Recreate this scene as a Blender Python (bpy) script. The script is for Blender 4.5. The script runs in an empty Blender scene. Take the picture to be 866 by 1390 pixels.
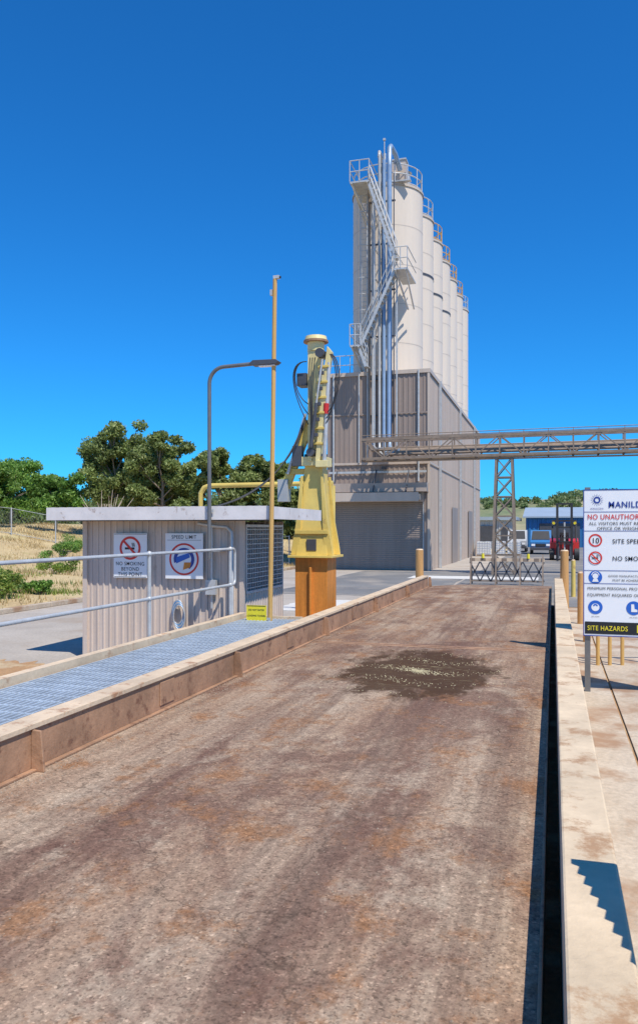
import bpy, math, random
import numpy as np
from mathutils import Vector, Matrix
random.seed(7); np.random.seed(7)
S=bpy.context.scene
G=-0.5   # yard level (weighbridge deck is z=0)

# ---------------------------------------------------------------- materials
def nt(name):
    m=bpy.data.materials.new(name); m.use_nodes=True
    t=m.node_tree; b=t.nodes['Principled BSDF']; return m,t,b
def N(t,ty,**k):
    n=t.nodes.new(ty)
    for a,v in k.items(): setattr(n,a,v)
    return n
def noise(t,vec,scale,detail=6,rough=.6,dist=0):
    n=N(t,'ShaderNodeTexNoise'); n.inputs['Scale'].default_value=scale; n.inputs['Detail'].default_value=detail
    n.inputs['Roughness'].default_value=rough; n.inputs['Distortion'].default_value=dist
    t.links.new(vec,n.inputs['Vector']); return n.outputs['Fac']
def mapping(t,vec,sc=(1,1,1),loc=(0,0,0)):
    n=N(t,'ShaderNodeMapping'); n.inputs['Scale'].default_value=sc; n.inputs['Location'].default_value=loc
    t.links.new(vec,n.inputs['Vector']); return n.outputs['Vector']
def ramp(t,fac,stops,interp='LINEAR'):
    n=N(t,'ShaderNodeValToRGB'); cr=n.color_ramp; cr.interpolation=interp
    while len(cr.elements)<len(stops): cr.elements.new(.5)
    for e,(p,c) in zip(cr.elements,stops):
        e.position=p; e.color=(c,c,c,1) if isinstance(c,(int,float)) else (*c,1)
    t.links.new(fac,n.inputs['Fac']); return n.outputs['Color']
def mix(t,fac,a,b,mode='MIX'):
    n=N(t,'ShaderNodeMix',data_type='RGBA',blend_type=mode)
    for s,v in ((n.inputs['Factor'],fac),(n.inputs['A'],a),(n.inputs['B'],b)):
        if hasattr(v,'is_linked'): t.links.new(v,s)
        elif isinstance(v,(int,float)) : s.default_value=v if s.type=='VALUE' else (v,v,v,1)
        else: s.default_value=(*v,1)
    return n.outputs['Result']
def bump(t,b,h,strength=.3,dist=.01):
    n=N(t,'ShaderNodeBump'); n.inputs['Strength'].default_value=strength; n.inputs['Distance'].default_value=dist
    t.links.new(h,n.inputs['Height']); t.links.new(n.outputs['Normal'],b.inputs['Normal'])
def objco(t): return N(t,'ShaderNodeTexCoord').outputs['Object']
def M(name,col,rough=.6,metal=0,var=.15,scale=2.,streak=False,rust=0,rustcol=(.17,.07,.03),bmp=.0):
    m,t,b=nt(name); co=objco(t)
    v=mapping(t,co,(4,4,.25)) if streak else co
    n1=noise(t,v,scale,8,.65)
    c0=tuple(x*(1-var) for x in col); c1=tuple(min(1,x*(1+var)) for x in col)
    c=ramp(t,n1,[(.3,c0),(.7,c1)])
    n2=noise(t,co,scale*14,4,.6)
    c=mix(t,.5,c,ramp(t,n2,[(.3,1-var*.8),(.7,1)]),'MULTIPLY')
    if rust>0:
        n3=noise(t,mapping(t,co,(1,1,.35) if streak else (1,1,1),(3,1,7)),scale*2.2,9,.72)
        c=mix(t,ramp(t,n3,[(.66-rust*.3,0.),(.76-rust*.3,1.)]),c,rustcol)
    t.links.new(c,b.inputs['Base Color']); b.inputs['Roughness'].default_value=rough; b.inputs['Metallic'].default_value=metal
    if bmp: bump(t,b,n2,bmp,.01)
    return m
galv=M('galvanised_steel',(.53,.53,.52),.45,.25,.18,5)
lampg=M('lamp_pole_grey',(.17,.17,.17),.5,.3,.15,5)
grat=M('grating_steel',(.50,.56,.61),.45,.15,.2,5)
hutwall=M('hut_cladding',(.61,.50,.415),.5,0,.16,1.2,True,.13,(.33,.21,.13))
rooft=M('hut_roof_paint',(.72,.67,.64),.5,0,.14,2,False,.26,(.32,.22,.17))
shedf=M('shed_cladding_shade_tone',(.315,.24,.195),.5,.0,.16,.5,True,.08,(.19,.12,.085))  # same cladding as the side, colour darkened for the grazing sun
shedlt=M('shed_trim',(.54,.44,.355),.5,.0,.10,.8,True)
sheds=M('shed_cladding_lit_tone',(.44,.35,.285),.5,.0,.14,.5,True,.04,(.28,.2,.15))  # lighter copy of the front cladding, sunlit side put into the colour
door=M('roller_door',(.31,.25,.21),.5,.1,.14,1.,True)
silo_m=M('silo_paint',(.70,.59,.475),.5,0,.07,.4,True,.04,(.55,.44,.33))
silo_b=M('silo_seam',(.53,.45,.37),.5,0,.05,.4,True,.0)
dark=M('dark_rubber',(.03,.03,.032),.6,0,.2)
darkst=M('dark_steel',(.10,.10,.11),.5,.4,.2)
yel=M('yellow_paint',(.72,.52,.13),.42,0,.14,2,False,.16,(.36,.18,.06))
ylt=M('pale_yellow_paint',(.74,.62,.29),.42,0,.14,2,False,.16,(.36,.22,.1))
yelpole=M('pole_paint',(.60,.36,.11),.55,0,.2,3,True,.16,(.30,.13,.05))
orange=M('rusty_orange_paint',(.68,.25,.04),.6,0,.35,1.6,True,.2,(.25,.075,.025),.2)
rustb=M('rusty_steel',(.39,.22,.125),.75,.0,.35,2.2,False,.38,(.19,.09,.05),.4)
cream=M('faded_cream_paint',(.67,.51,.34),.7,0,.2,2.2,False,.36,(.40,.22,.12),.4)
kerbm=M('stained_edge_concrete',(.66,.51,.335),.8,0,.2,1.6,False,.40,(.41,.245,.13),.5)
white=M('sign_white',(.82,.82,.82),.35,0,.03)
red=M('sign_red',(.66,.03,.02),.4,0,.05)
black=M('sign_black',(.015,.015,.017),.4,0,.05)
blue=M('sign_blue',(.02,.12,.50),.4,0,.05)
navy=M('sign_navy',(.02,.05,.28),.4,0,.05)
yels=M('sign_yellow',(.80,.66,.03),.4,0,.05)
bluest=M('pipe_bluegrey',(.30,.40,.52),.35,.3,.12,3)
pipeg=M('pipe_grey',(.46,.45,.43),.4,.2,.12,3)
brownst=M('gantry_steel',(.27,.20,.145),.6,.1,.25,3,False,.15)
bluew=M('warehouse_blue',(.03,.17,.40),.5,0,.1,.5,True)
greyroof=M('warehouse_roof',(.40,.46,.50),.4,.1,.1,.4)
redp=M('forklift_red',(.58,.03,.02),.35,0,.1)
bark=M('bark',(.34,.27,.21),.85,0,.35,3,True,0,(.1,.1,.1),.5)
blueh=M('blue_hose',(.12,.28,.5),.5,0,.1)
barw=M('tank_grey',(.50,.50,.49),.4,.1,.08)
wood=M('weathered_timber',(.52,.28,.10),.75,0,.25,4,True,.1)

def foliage(name,c0,c1,c2):
    m,t,b=nt(name); g=N(t,'ShaderNodeNewGeometry')
    c=ramp(t,g.outputs['Random Per Island'],[(0,c0),(.55,c1),(1,c2)])
    n=noise(t,objco(t),.45,3); c=mix(t,1.,c,ramp(t,n,[(.3,.6),(.7,1.3)]),'MULTIPLY')
    t.links.new(c,b.inputs['Base Color']); b.inputs['Roughness'].default_value=.55
    tr=N(t,'ShaderNodeBsdfTranslucent'); t.links.new(c,tr.inputs['Color'])
    ms=N(t,'ShaderNodeMixShader'); ms.inputs[0].default_value=.4
    t.links.new(b.outputs[0],ms.inputs[1]); t.links.new(tr.outputs[0],ms.inputs[2])
    t.links.new(ms.outputs[0],t.nodes['Material Output'].inputs['Surface']); return m
leafA=foliage('leaf_gum',(.12,.16,.045),(.25,.32,.09),(.40,.45,.17))
leafB=foliage('leaf_green',(.09,.19,.03),(.19,.36,.06),(.32,.48,.10))
leafD=foliage('leaf_distant',(.12,.18,.06),(.19,.26,.09),(.28,.33,.14))
strawm=foliage('dry_grass_blade',(.42,.28,.11),(.62,.46,.21),(.74,.60,.32))
greenm=foliage('green_grass_blade',(.12,.22,.03),(.25,.36,.06),(.48,.48,.12))

def gmat(name,stops,scale,stops2=None,bmpv=.3,rough=.9,streak=None):
    m,t,b=nt(name); co=objco(t)
    c=ramp(t,noise(t,mapping(t,co,streak) if streak else co,scale,9,.68),stops)
    f=noise(t,co,scale*40 if scale<1 else scale*18,5,.7)
    c=mix(t,.8,c,ramp(t,f,[(.25,.62),(.7,1.1)]),'MULTIPLY')
    if stops2:
        c=mix(t,ramp(t,noise(t,mapping(t,co,(1,1,1),(5,9,0)),stops2[0],7,.6),[(stops2[1],0.),(stops2[2],1.)]),c,stops2[3])
    t.links.new(c,b.inputs['Base Color']); b.inputs['Roughness'].default_value=rough; bump(t,b,f,bmpv,.02); return m
concm=gmat('yard_concrete',[(.3,(.38,.325,.265)),(.7,(.54,.475,.395))],.5,(.7,.55,.7,(.35,.275,.205)),.2)
pathm=gmat('path_concrete',[(.3,(.45,.355,.255)),(.7,(.61,.51,.39))],1.2,(1.3,.48,.62,(.34,.21,.125)),.3)
apronm=gmat('apron_concrete',[(.3,(.62,.59,.54)),(.7,(.76,.73,.67))],.8)
asphm=gmat('asphalt',[(.3,(.155,.15,.145)),(.7,(.25,.24,.225))],.3,(.4,.5,.68,(.33,.285,.235)),.3)
dirtm=gmat('dirt',[(.3,(.34,.17,.07)),(.7,(.54,.33,.16))],1.1,(2.,.5,.62,(.52,.39,.23)),.8)
grassg=gmat('dry_grass_ground',[(.3,(.42,.28,.13)),(.55,(.60,.46,.24)),(.8,(.42,.36,.14))],.15,(.25,.58,.74,(.30,.31,.09)),.8)
hillg=gmat('hill_grass',[(.35,(.16,.20,.09)),(.6,(.40,.34,.18))],.02,None,.2)

def deckmat():
    m,t,b=nt('weighbridge_surface'); co=objco(t)
    c=ramp(t,noise(t,mapping(t,co,(1,.5,1)),.9,11,.72,.4),[(.28,(.225,.130,.080)),(.48,(.375,.245,.160)),(.70,(.52,.385,.262))])
    st=noise(t,mapping(t,co,(1.5,.09,1)),1.2,7,.62)
    c=mix(t,ramp(t,st,[(.45,0.),(.66,.7)]),c,(.50,.385,.275))
    st2=noise(t,mapping(t,co,(1.2,.13,1),(4,2,0)),1.3,10,.72)
    c=mix(t,ramp(t,st2,[(.47,0.),(.62,.8)]),c,(.185,.100,.068))
    big=noise(t,mapping(t,co,(.9,.5,1),(1.3,7.1,0)),.75,9,.74,.5)
    c=mix(t,ramp(t,big,[(.50,0.),(.58,.66)]),c,(.165,.083,.058))
    rp=noise(t,mapping(t,co,(1,.8,1),(9,4,0)),2.1,10,.78)
    c=mix(t,ramp(t,rp,[(.52,0.),(.61,.7)]),c,(.33,.150,.060))
    lp=noise(t,mapping(t,co,(1,.7,1),(2,14,0)),1.6,10,.78)
    c=mix(t,ramp(t,lp,[(.54,0.),(.64,.55)]),c,(.54,.43,.31))
    wv=noise(t,mapping(t,co,(3.2,.07,1),(7,3,0)),1.6,8,.7)
    c=mix(t,ramp(t,wv,[(.50,0.),(.66,.6)]),c,(.19,.125,.09))
    v=N(t,'ShaderNodeTexVoronoi'); v.inputs['Scale'].default_value=95; t.links.new(co,v.inputs['Vector'])
    sep=N(t,'ShaderNodeSeparateColor'); t.links.new(v.outputs['Color'],sep.inputs[0])
    c=mix(t,.75,c,ramp(t,sep.outputs[0],[(0.,.45),(.25,.9),(.9,1.05),(1.,1.6)]),'MULTIPLY')
    fn=noise(t,co,22,8,.8); c=mix(t,.9,c,ramp(t,fn,[(.34,.5),(.6,1.12)]),'MULTIPLY')
    ln=N(t,'ShaderNodeVectorMath',operation='LENGTH'); wob=noise(t,mapping(t,co,(1,.6,1)),2.6,8,.75)
    t.links.new(mapping(t,co,(1/1.15,1/1.95,0),(1.50/1.15,-9.2/1.95,0)),ln.inputs[0])
    ad=N(t,'ShaderNodeMath',operation='MULTIPLY_ADD'); t.links.new(wob,ad.inputs[0]); ad.inputs[1].default_value=1.7
    t.links.new(ln.outputs['Value'],ad.inputs[2])
    sub=N(t,'ShaderNodeMath',operation='MULTIPLY'); t.links.new(ad.outputs[0],sub.inputs[0]); sub.inputs[1].default_value=.5
    c=mix(t,ramp(t,sub.outputs[0],[(.74,.93),(.86,0.)]),c,(.062,.030,.013))
    gr=noise(t,mapping(t,co,(.9,5.0,1)),2.4,9,.8,1.6)
    gm=mix(t,1.,ramp(t,gr,[(.56,0.),(.63,1.)]),ramp(t,sub.outputs[0],[(.58,.7),(.78,0.)]),'MULTIPLY')
    c=mix(t,gm,c,(.42,.35,.19))
    vc=N(t,'ShaderNodeTexVoronoi',feature='DISTANCE_TO_EDGE'); vc.inputs['Scale'].default_value=.33
    dn=N(t,'ShaderNodeVectorMath',operation='ADD'); nn=N(t,'ShaderNodeTexNoise'); nn.inputs['Scale'].default_value=2.5; nn.inputs['Detail'].default_value=6
    t.links.new(co,nn.inputs['Vector']); t.links.new(co,dn.inputs[0]); t.links.new(nn.outputs['Color'],dn.inputs[1]); t.links.new(dn.outputs[0],vc.inputs['Vector'])
    c=mix(t,ramp(t,vc.outputs['Distance'],[(0.,.6),(.004,0.)]),c,(.07,.045,.03))
    t.links.new(c,b.inputs['Base Color']); b.inputs['Roughness'].default_value=.88; b.inputs['Specular IOR Level'].default_value=.2
    h=mix(t,.4,fn,sep.outputs[0]); bump(t,b,h,.4,.007); return m
deckm=deckmat()

# ---------------------------------------------------------------- builder
class B:
    def __init__(s,name,loc=(0,0,0)): s.name=name; s.loc=Vector(loc); s.p={}; s.texts=[]
    def add(s,part,mat,V,F,sm=False):
        k=(part,mat.name); d=s.p.setdefault(k,[[],[],[]]); o=len(d[0])
        d[0]+= [tuple(v) for v in V]; d[1]+=[tuple(i+o for i in f) for f in F]; d[2]+=[sm]*len(F)
    def box(s,part,mat,x0,x1,y0,y1,z0,z1):
        V=[(x,y,z) for z in (z0,z1) for y in (y0,y1) for x in (x0,x1)]
        s.add(part,mat,V,[(0,2,3,1),(4,5,7,6),(0,1,5,4),(2,6,7,3),(0,4,6,2),(1,3,7,5)])
    def beam(s,part,mat,p0,p1,w,h):
        p0=Vector(p0);p1=Vector(p1);d=(p1-p0).normalized()
        up=Vector((0,0,1)) if abs(d.z)<.95 else Vector((0,1,0))
        a=d.cross(up).normalized()*w/2; b=a.cross(d).normalized()*h/2
        V=[p+i*a+j*b for p in (p0,p1) for j in (-1,1) for i in (-1,1)]
        s.add(part,mat,V,[(0,2,3,1),(4,5,7,6),(0,1,5,4),(2,6,7,3),(0,4,6,2),(1,3,7,5)])
    def tube(s,part,mat,pts,r,n=10,caps=True):
        pts=[Vector(p) for p in pts]; rs=r if isinstance(r,(list,tuple)) else [r]*len(pts)
        V=[];F=[]; a=None
        for i,p in enumerate(pts):
            d=((pts[min(i+1,len(pts)-1)]-p).normalized()+(p-pts[max(i-1,0)]).normalized()).normalized()
            if a is None:
                ref=Vector((0,0,1)) if abs(d.z)<.9 else Vector((1,0,0)); a=d.cross(ref).normalized()
            else: a=(a-d*a.dot(d)).normalized()
            b=d.cross(a)
            for k in range(n):
                th=2*math.pi*k/n; V.append(p+(a*math.cos(th)+b*math.sin(th))*rs[i])
        for i in range(len(pts)-1):
            for k in range(n):
                F.append((i*n+k,i*n+(k+1)%n,(i+1)*n+(k+1)%n,(i+1)*n+k))
        s.add(part,mat,V,F,True)
        if caps:
            s.add(part,mat,V[:n],[tuple(range(n))[::-1]]); s.add(part,mat,V[-n:],[tuple(range(n))])
    def cyl(s,part,mat,p0,p1,r0,r1=None,n=16): s.tube(part,mat,[p0,p1],[r0,r0 if r1 is None else r1],n)
    def lathe(s,part,mat,c,prof,n=48,sm=True):
        V=[];F=[]
        for (r,z) in prof:
            for k in range(n):
                th=2*math.pi*k/n; V.append((c[0]+r*math.cos(th),c[1]+r*math.sin(th),c[2]+z))
        for i in range(len(prof)-1):
            for k in range(n): F.append((i*n+k,i*n+(k+1)%n,(i+1)*n+(k+1)%n,(i+1)*n+k))
        s.add(part,mat,V,F,sm)
    def prismY(s,part,mat,poly,y0,y1):
        n=len(poly);V=[(x,y0,z) for x,z in poly]+[(x,y1,z) for x,z in poly]
        s.add(part,mat,V,[tuple(range(n)),tuple(range(n,2*n))[::-1]]+[(i,i+n,(i+1)%n+n,(i+1)%n) for i in range(n)])
    def prismX(s,part,mat,poly,x0,x1):
        n=len(poly);V=[(x0,y,z) for y,z in poly]+[(x1,y,z) for y,z in poly]
        s.add(part,mat,V,[tuple(range(n))[::-1],tuple(range(n,2*n))]+[(i,(i+1)%n,(i+1)%n+n,i+n) for i in range(n)])
    def prismZ(s,part,mat,poly,z0,z1):
        n=len(poly);V=[(x,y,z0) for x,y in poly]+[(x,y,z1) for x,y in poly]
        s.add(part,mat,V,[tuple(range(n))[::-1],tuple(range(n,2*n))]+[(i,(i+1)%n,(i+1)%n+n,i+n) for i in range(n)])
    def corr(s,part,mat,p0,p1,z0,z1,pitch,dep,horizontal=False,pr=((0,0),(.45,0),(.55,1),(.9,1))):
        p0=Vector((*p0,0));p1=Vector((*p1,0));L=(p1-p0).length;d=(p1-p0)/L;o=Vector((d.y,-d.x,0))
        prof=[];x=0
        R=L if not horizontal else z1-z0
        while x<R-1e-6:
            for a,b in pr:
                xx=x+a*pitch
                if xx<R: prof.append((xx,b*dep))
            x+=pitch
        prof.append((R,0)); V=[];F=[]
        for (x,h) in prof:
            if horizontal: V+=[p0+o*h+Vector((0,0,z0+x)),p1+o*h+Vector((0,0,z0+x))]
            else: V+=[p0+d*x+o*h+Vector((0,0,z0)),p0+d*x+o*h+Vector((0,0,z1))]
        for i in range(len(prof)-1): F.append((2*i,2*i+2,2*i+3,2*i+1))
        s.add(part,mat,V,F)
    def disc(s,part,mat,cx,cz,y,r,r0=0,n=40,a0=0,a1=360):
        V=[];F=[]; full=(a1-a0)>=360; m=n if full else n+1
        for k in range(m):
            th=math.radians(a0+(a1-a0)*k/n)
            V.append((cx+r*math.cos(th),y,cz+r*math.sin(th))); V.append((cx+r0*math.cos(th),y,cz+r0*math.sin(th)))
        for k in range(n):
            j=(k+1)%m; F.append((2*k,2*k+1,2*j+1,2*j) if r0>0 else (2*k,2*k+1,2*j))
        s.add(part,mat,V,F)
    def quadXZ(s,part,mat,pts,y): s.add(part,mat,[(x,y,z) for x,z in pts],[tuple(range(len(pts)))])
    def text(s,part,txt,mat,x,z,y,size,align='LEFT',w=None,off=.0,sx=1): s.texts.append((part,txt,mat,x,z,y,size,align,off,sx))
    def done(s,bev=0,single=False):
        obs=[]
        for (part,mn),(V,F,sm) in s.p.items():
            me=bpy.data.meshes.new(s.name if single else part)
            L=s.loc; me.from_pydata([(v[0]-L.x,v[1]-L.y,v[2]-L.z) for v in V],[],F)
            me.polygons.foreach_set('use_smooth',sm); me.materials.append(bpy.data.materials[mn]); me.update()
            ob=bpy.data.objects.new(s.name if single else part,me); S.collection.objects.link(ob); obs.append(ob)
            if bev:
                b=ob.modifiers.new('b','BEVEL'); b.width=bev; b.segments=2; b.limit_method='ANGLE'; b.angle_limit=math.radians(50)
        if single: obs[0].location=s.loc; return obs[0]
        e=bpy.data.objects.new(s.name,None); e.location=s.loc; S.collection.objects.link(e)
        for (part,txt,mat,x,z,y,size,align,off,sx) in s.texts:
            cu=bpy.data.curves.new(part,'FONT'); cu.body=txt; cu.size=size; cu.align_x=align; cu.offset=off*size*.4; cu.materials.append(mat)
            cu.space_character=1.1
            ob=bpy.data.objects.new(part,cu); ob.rotation_euler=(math.pi/2,0,0); ob.location=(x-s.loc.x,y-s.loc.y,z-s.loc.z); ob.scale=(sx*.92,1,1)
            S.collection.objects.link(ob); obs.append(ob)
        for o in obs: o.parent=e
        return e
def sheet(name,mat,x0,x1,y0,y1,z,nx=1,ny=1,f=None):
    xs=np.linspace(x0,x1,nx+1); ys=np.linspace(y0,y1,ny+1)
    V=[(x,y,(f(x,y) if f else z)) for y in ys for x in xs]; w=nx+1
    F=[(j*w+i,j*w+i+1,(j+1)*w+i+1,(j+1)*w+i) for j in range(ny) for i in range(nx)]
    me=bpy.data.meshes.new(name); me.from_pydata(V,[],F); me.materials.append(mat)
    if f: me.polygons.foreach_set('use_smooth',[True]*len(F))
    ob=bpy.data.objects.new(name,me); S.collection.objects.link(ob); return ob
def patch(name,mat,x0,x1,y0,y1,z,sd=1,amp=.12,n=14):
    rd=random.Random(sd); P=[]
    for i in range(n): P.append((x0+(x1-x0)*i/n,y0+rd.uniform(-amp,amp)))
    for i in range(n): P.append((x1+rd.uniform(-amp,amp)*.5,y0+(y1-y0)*i/n))
    for i in range(n): P.append((x1-(x1-x0)*i/n,y1+rd.uniform(-amp,amp)))
    for i in range(n): P.append((x0+rd.uniform(-amp,amp),y1-(y1-y0)*i/n))
    me=bpy.data.meshes.new(name); me.from_pydata([(x,y,z) for x,y in P],[],[tuple(range(len(P)))]); me.materials.append(mat)
    S.collection.objects.link(bpy.data.objects.new(name,me))

# ---------------------------------------------------------------- ground
sheet('ground',grassg,-3000,3000,-500,5000,G-.03)
sheet('yard_pavement',concm,-13.3,-3.6,-20,72,G)
sheet('asphalt_road',asphm,-3.6,45,23,110,G)
patch('asphalt_road',asphm,-9.3,-3.7,25,40,G+.004,3)
patch('dirt_ground',dirtm,-8.9,-4.0,-20,11,G+.004,4,.18,40)
patch('concrete_apron',apronm,-7.2,-3.75,19.8,23.2,G+.008,5,.05)
patch('concrete_apron',apronm,-6.1,-.6,34.5,36.5,G+.008,6,.05)
sheet('dirt_ground',dirtm,-3.6,0.2,-20,22.9,G-.004)
sheet('footpath',pathm,.2,.735,-20,22.9,G)
sheet('footpath',pathm,.765,6,-20,22.9,G)
sheet('dirt_ground',dirtm,.735,.765,-20,22.9,G-.02)
sheet('yard_pavement',concm,6,45,-20,22.9,G)
def hz(x,y):
    s=max(0,min(1,(-13.4-x)/30)); s=s*s*(3-2*s)
    return G+.06+2.35*s+ .12*math.sin(x*.7+y*.3)*min(1,(-13.4-x)/4)+.1*math.sin(y*.9-x*.2)*min(1,(-13.4-x)/4)
sheet('grass_field',grassg,-160,-13.42,-20,150,0,160,170,hz)
k=B('concrete_kerb')
for i in range(31): k.box('kerb',pathm,-13.42,-13.25,-20+3*i,-17.02+3*i,G,G+.13)
k.done(.015,True)
def hill(x,y):
    return G-.2+ 20.5*math.exp(-((y-480)/110)**2)*(.86+.12*math.sin(x*.017+1)+.06*math.sin(x*.05))
sheet('hill',hillg,-500,420,300,800,0,60,30,hill)

def leafmesh(name,mat,centers,radii,counts,size,parent=None,flat=.75):
    P=[]
    for c,r,n in zip(centers,radii,counts):
        d=np.random.normal(size=(n,3)); d/=np.linalg.norm(d,axis=1)[:,None]
        rr=r*np.random.uniform(.25,1.15,(n,1))**.7
        P.append(np.array(c)+d*rr*np.array([1,1,flat]))
    P=np.vstack(P); n=len(P)
    a=np.random.normal(size=(n,3)); a/=np.linalg.norm(a,axis=1)[:,None]
    b=np.cross(a,np.random.normal(size=(n,3))); b/=np.linalg.norm(b,axis=1)[:,None]
    sz=np.random.uniform(.6,1.3,(n,1))*size
    a*=sz; b*=sz*.5
    V=np.stack([P-a,P-b*.8,P+a,P+b],1).reshape(-1,3)
    me=bpy.data.meshes.new(name); me.vertices.add(4*n); me.vertices.foreach_set('co',V.ravel())
    me.loops.add(4*n); me.loops.foreach_set('vertex_index',np.arange(4*n)); me.polygons.add(n)
    me.polygons.foreach_set('loop_start',np.arange(0,4*n,4)); me.polygons.foreach_set('loop_total',np.full(n,4))
    me.materials.append(mat); me.update(); me.validate()
    ob=bpy.data.objects.new(name,me); S.collection.objects.link(ob)
    if parent: ob.parent=parent
    return ob
def tree(x,y,h,w,seed,mat,name='gum_tree',nl=9,dens=1.,leaf=.2,low=.3):
    rd=random.Random(seed); z=hz(x,y) if x<-13.4 else G
    b=B(name,(x,y,z)); top=Vector((x+rd.uniform(-.4,.4),y,z+h*.62))
    mid=Vector((x+rd.uniform(-.3,.3),y,z+h*.3))
    b.tube('trunk',bark,[(x,y,z-.2),mid,top],[h*.028,h*.020,h*.010],8)
    C=[];R=[]
    for i in range(nl):
        f=low+(.95-low)*(i+.5)/nl; ang=i*2.4+rd.uniform(-.5,.5)
        base=mid.lerp(top,max(0,min(1,(f-.35)*1.5)))
        if f<.35: base=Vector((x,y,z+h*f*.8))
        wr=w*.5*math.sin(math.pi*min(.95,max(.22,f*.95)))**.7*rd.uniform(.6,1.05)
        tip=Vector((x+math.cos(ang)*wr,y+math.sin(ang)*wr,z+h*min(.93,f+rd.uniform(.02,.12))))
        q=base.lerp(tip,.5)+Vector((0,0,-.05*h*rd.random()))
        b.tube('limb_%d'%i,bark,[base,q,tip],[h*.009,h*.006,h*.003],6)
        for j in range(6):
            c=base.lerp(tip,rd.uniform(.5,1.12))+Vector((rd.uniform(-1,1),rd.uniform(-1,1),rd.uniform(-.7,.8)))*w*.12
            C.append(c-Vector((x,y,z))); R.append(w*rd.uniform(.075,.135))
            b.tube('twig_%d'%i,bark,[q,q.lerp(c,.6)+Vector((0,0,.1)),c],[h*.004,h*.003,h*.0015],5,False)
    for j in range(4):
        C.append(Vector((top.x-x+rd.uniform(-.5,.5),top.y-y,h*rd.uniform(.80,.92)))); R.append(w*.11)
    e=b.done()
    leafmesh('crown',mat,[tuple(c) for c in C],R,[int(260*dens*(r/(w*.10))**2)+20 for r in R],leaf,e)
for (x,y,h,w,sd,mt,nl,dn) in [
    (-42.5,50,4.6,6.2,1,leafB,9,1.1),(-38.5,47,4.2,5.5,2,leafB,9,1.1),(-34.5,50,4.2,4.6,3,leafB,8,1.),
    (-31.2,53,8.2,5.8,4,leafA,12,1.),(-28.2,56,6.6,4.6,5,leafA,9,1.),(-27.2,52,7.4,5.0,6,leafA,11,1.2),
    (-23.2,54,7.2,5.4,8,leafA,11,1.2),(-20.8,57,7.2,4.8,9,leafA,10,1.1),(-18.0,60,6.3,4.4,10,leafA,9,1.1),
    (-46,60,6,7,12,leafB,9,1.),(-36,62,5.8,6,13,leafA,9,1.)]:
    tree(x,y,h,w,sd,mt,'gum_tree' if mt is leafA else 'broadleaf_tree',nl,dn,.14)
b=B('bare_tree',(-28.6,47,hz(-28.6,47)))
rd=random.Random(5); z0=hz(-28.6,47)
for i in range(13):
    a=rd.uniform(-1,1); bx=-28.6+rd.uniform(-.3,.3)
    p=[(bx,47,z0),(bx+a*.7,47+rd.uniform(-.4,.4),z0+1.4),(bx+a*1.5,47+rd.uniform(-.8,.8),z0+rd.uniform(2.3,3.6))]
    b.tube('branch_%d'%i,shedlt,p,[.06,.04,.012],6)
    b.tube('fork_%d'%i,shedlt,[p[1],(p[1][0]-a*.5,47,z0+2.6)],[.03,.01],5)
b.done()
C=[];R=[];Cn=[]
for i in range(150):
    x=random.uniform(-85,-12); y=random.uniform(78,92); h=random.uniform(3.2,5.6)
    for j in range(3):
        C.append((x+random.uniform(-1,1),y,1.2+h*(j+.4)/3.2)); R.append(random.uniform(1.,1.7)); Cn.append(150)
leafmesh('distant_trees',leafD,C,R,Cn,.26)
C=[];R=[];Cn=[]
for i in range(420):
    x=random.uniform(-200,160); y=random.uniform(400,480)
    if math.sin(x*.09)+math.sin(x*.031+y*.05)<-.75: continue
    C.append((x,y,hill(x,y)+1.5)); R.append(random.uniform(1.8,3.6)); Cn.append(90)
leafmesh('distant_trees',leafD,C,R,Cn,.9)
def shrub(x,y,w,h,mat,sd,nm='green_shrub'):
    rd=random.Random(sd); z=hz(x,y); b=B(nm,(x,y,z)); C=[];R=[]
    for i in range(9):
        a=rd.uniform(0,6.28); r=rd.uniform(.1,.5)*w; c=(r*math.cos(a),r*math.sin(a),h*rd.uniform(.3,.85)); C.append(c); R.append(w*rd.uniform(.12,.22))
        b.tube('stem_%d'%i,bark,[(x,y,z),(x+c[0]*.5,y+c[1]*.5,z+c[2]*.6),(x+c[0],y+c[1],z+c[2])],[.02,.014,.006],5)
    e=b.done(); leafmesh('leaves',mat,C,R,[230]*9,.05,e)
for i,(x,y,w_,h_) in enumerate([(-15.3,19.4,1.3,.8),(-16.3,20.6,1.4,.85),(-15.2,21.3,.9,.45),(-18.6,27,1.4,.6),(-22.5,33,1.6,.8),(-25,38,1.8,.9),(-21,40,1.3,.6)]):
    shrub(x,y,w_,h_,leafB if i%3 else greenm,40+i)

def blades(name,mat,pts,h0,h1,w):
    n=len(pts);P=np.array(pts); a=np.random.uniform(0,2*np.pi,n); hh=np.random.uniform(h0,h1,n)
    d=np.stack([np.cos(a),np.sin(a),0*a],1)*w; l=np.stack([np.random.normal(size=n)*.35*hh,np.random.normal(size=n)*.35*hh,hh],1)
    V=np.stack([P-d,P+d,P+l],1).reshape(-1,3)
    me=bpy.data.meshes.new(name); me.from_pydata(V.tolist(),[],[(3*i,3*i+1,3*i+2) for i in range(n)]); me.materials.append(mat)
    ob=bpy.data.objects.new(name,me); S.collection.objects.link(ob)
def scatter(nt_,n,x0,x1,y0,y1,r):
    out=[]
    for _ in range(nt_):
        cx=random.uniform(x0,x1);cy=random.uniform(y0,y1)
        for _ in range(n):
            x=min(cx+random.gauss(0,r),-13.55);y=cy+random.gauss(0,r); out.append((x,y,hz(x,y)-.02))
    return out
blades('dry_grass',strawm,scatter(750,40,-42,-13.7,12,62,.4),.06,.28,.02)
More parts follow.
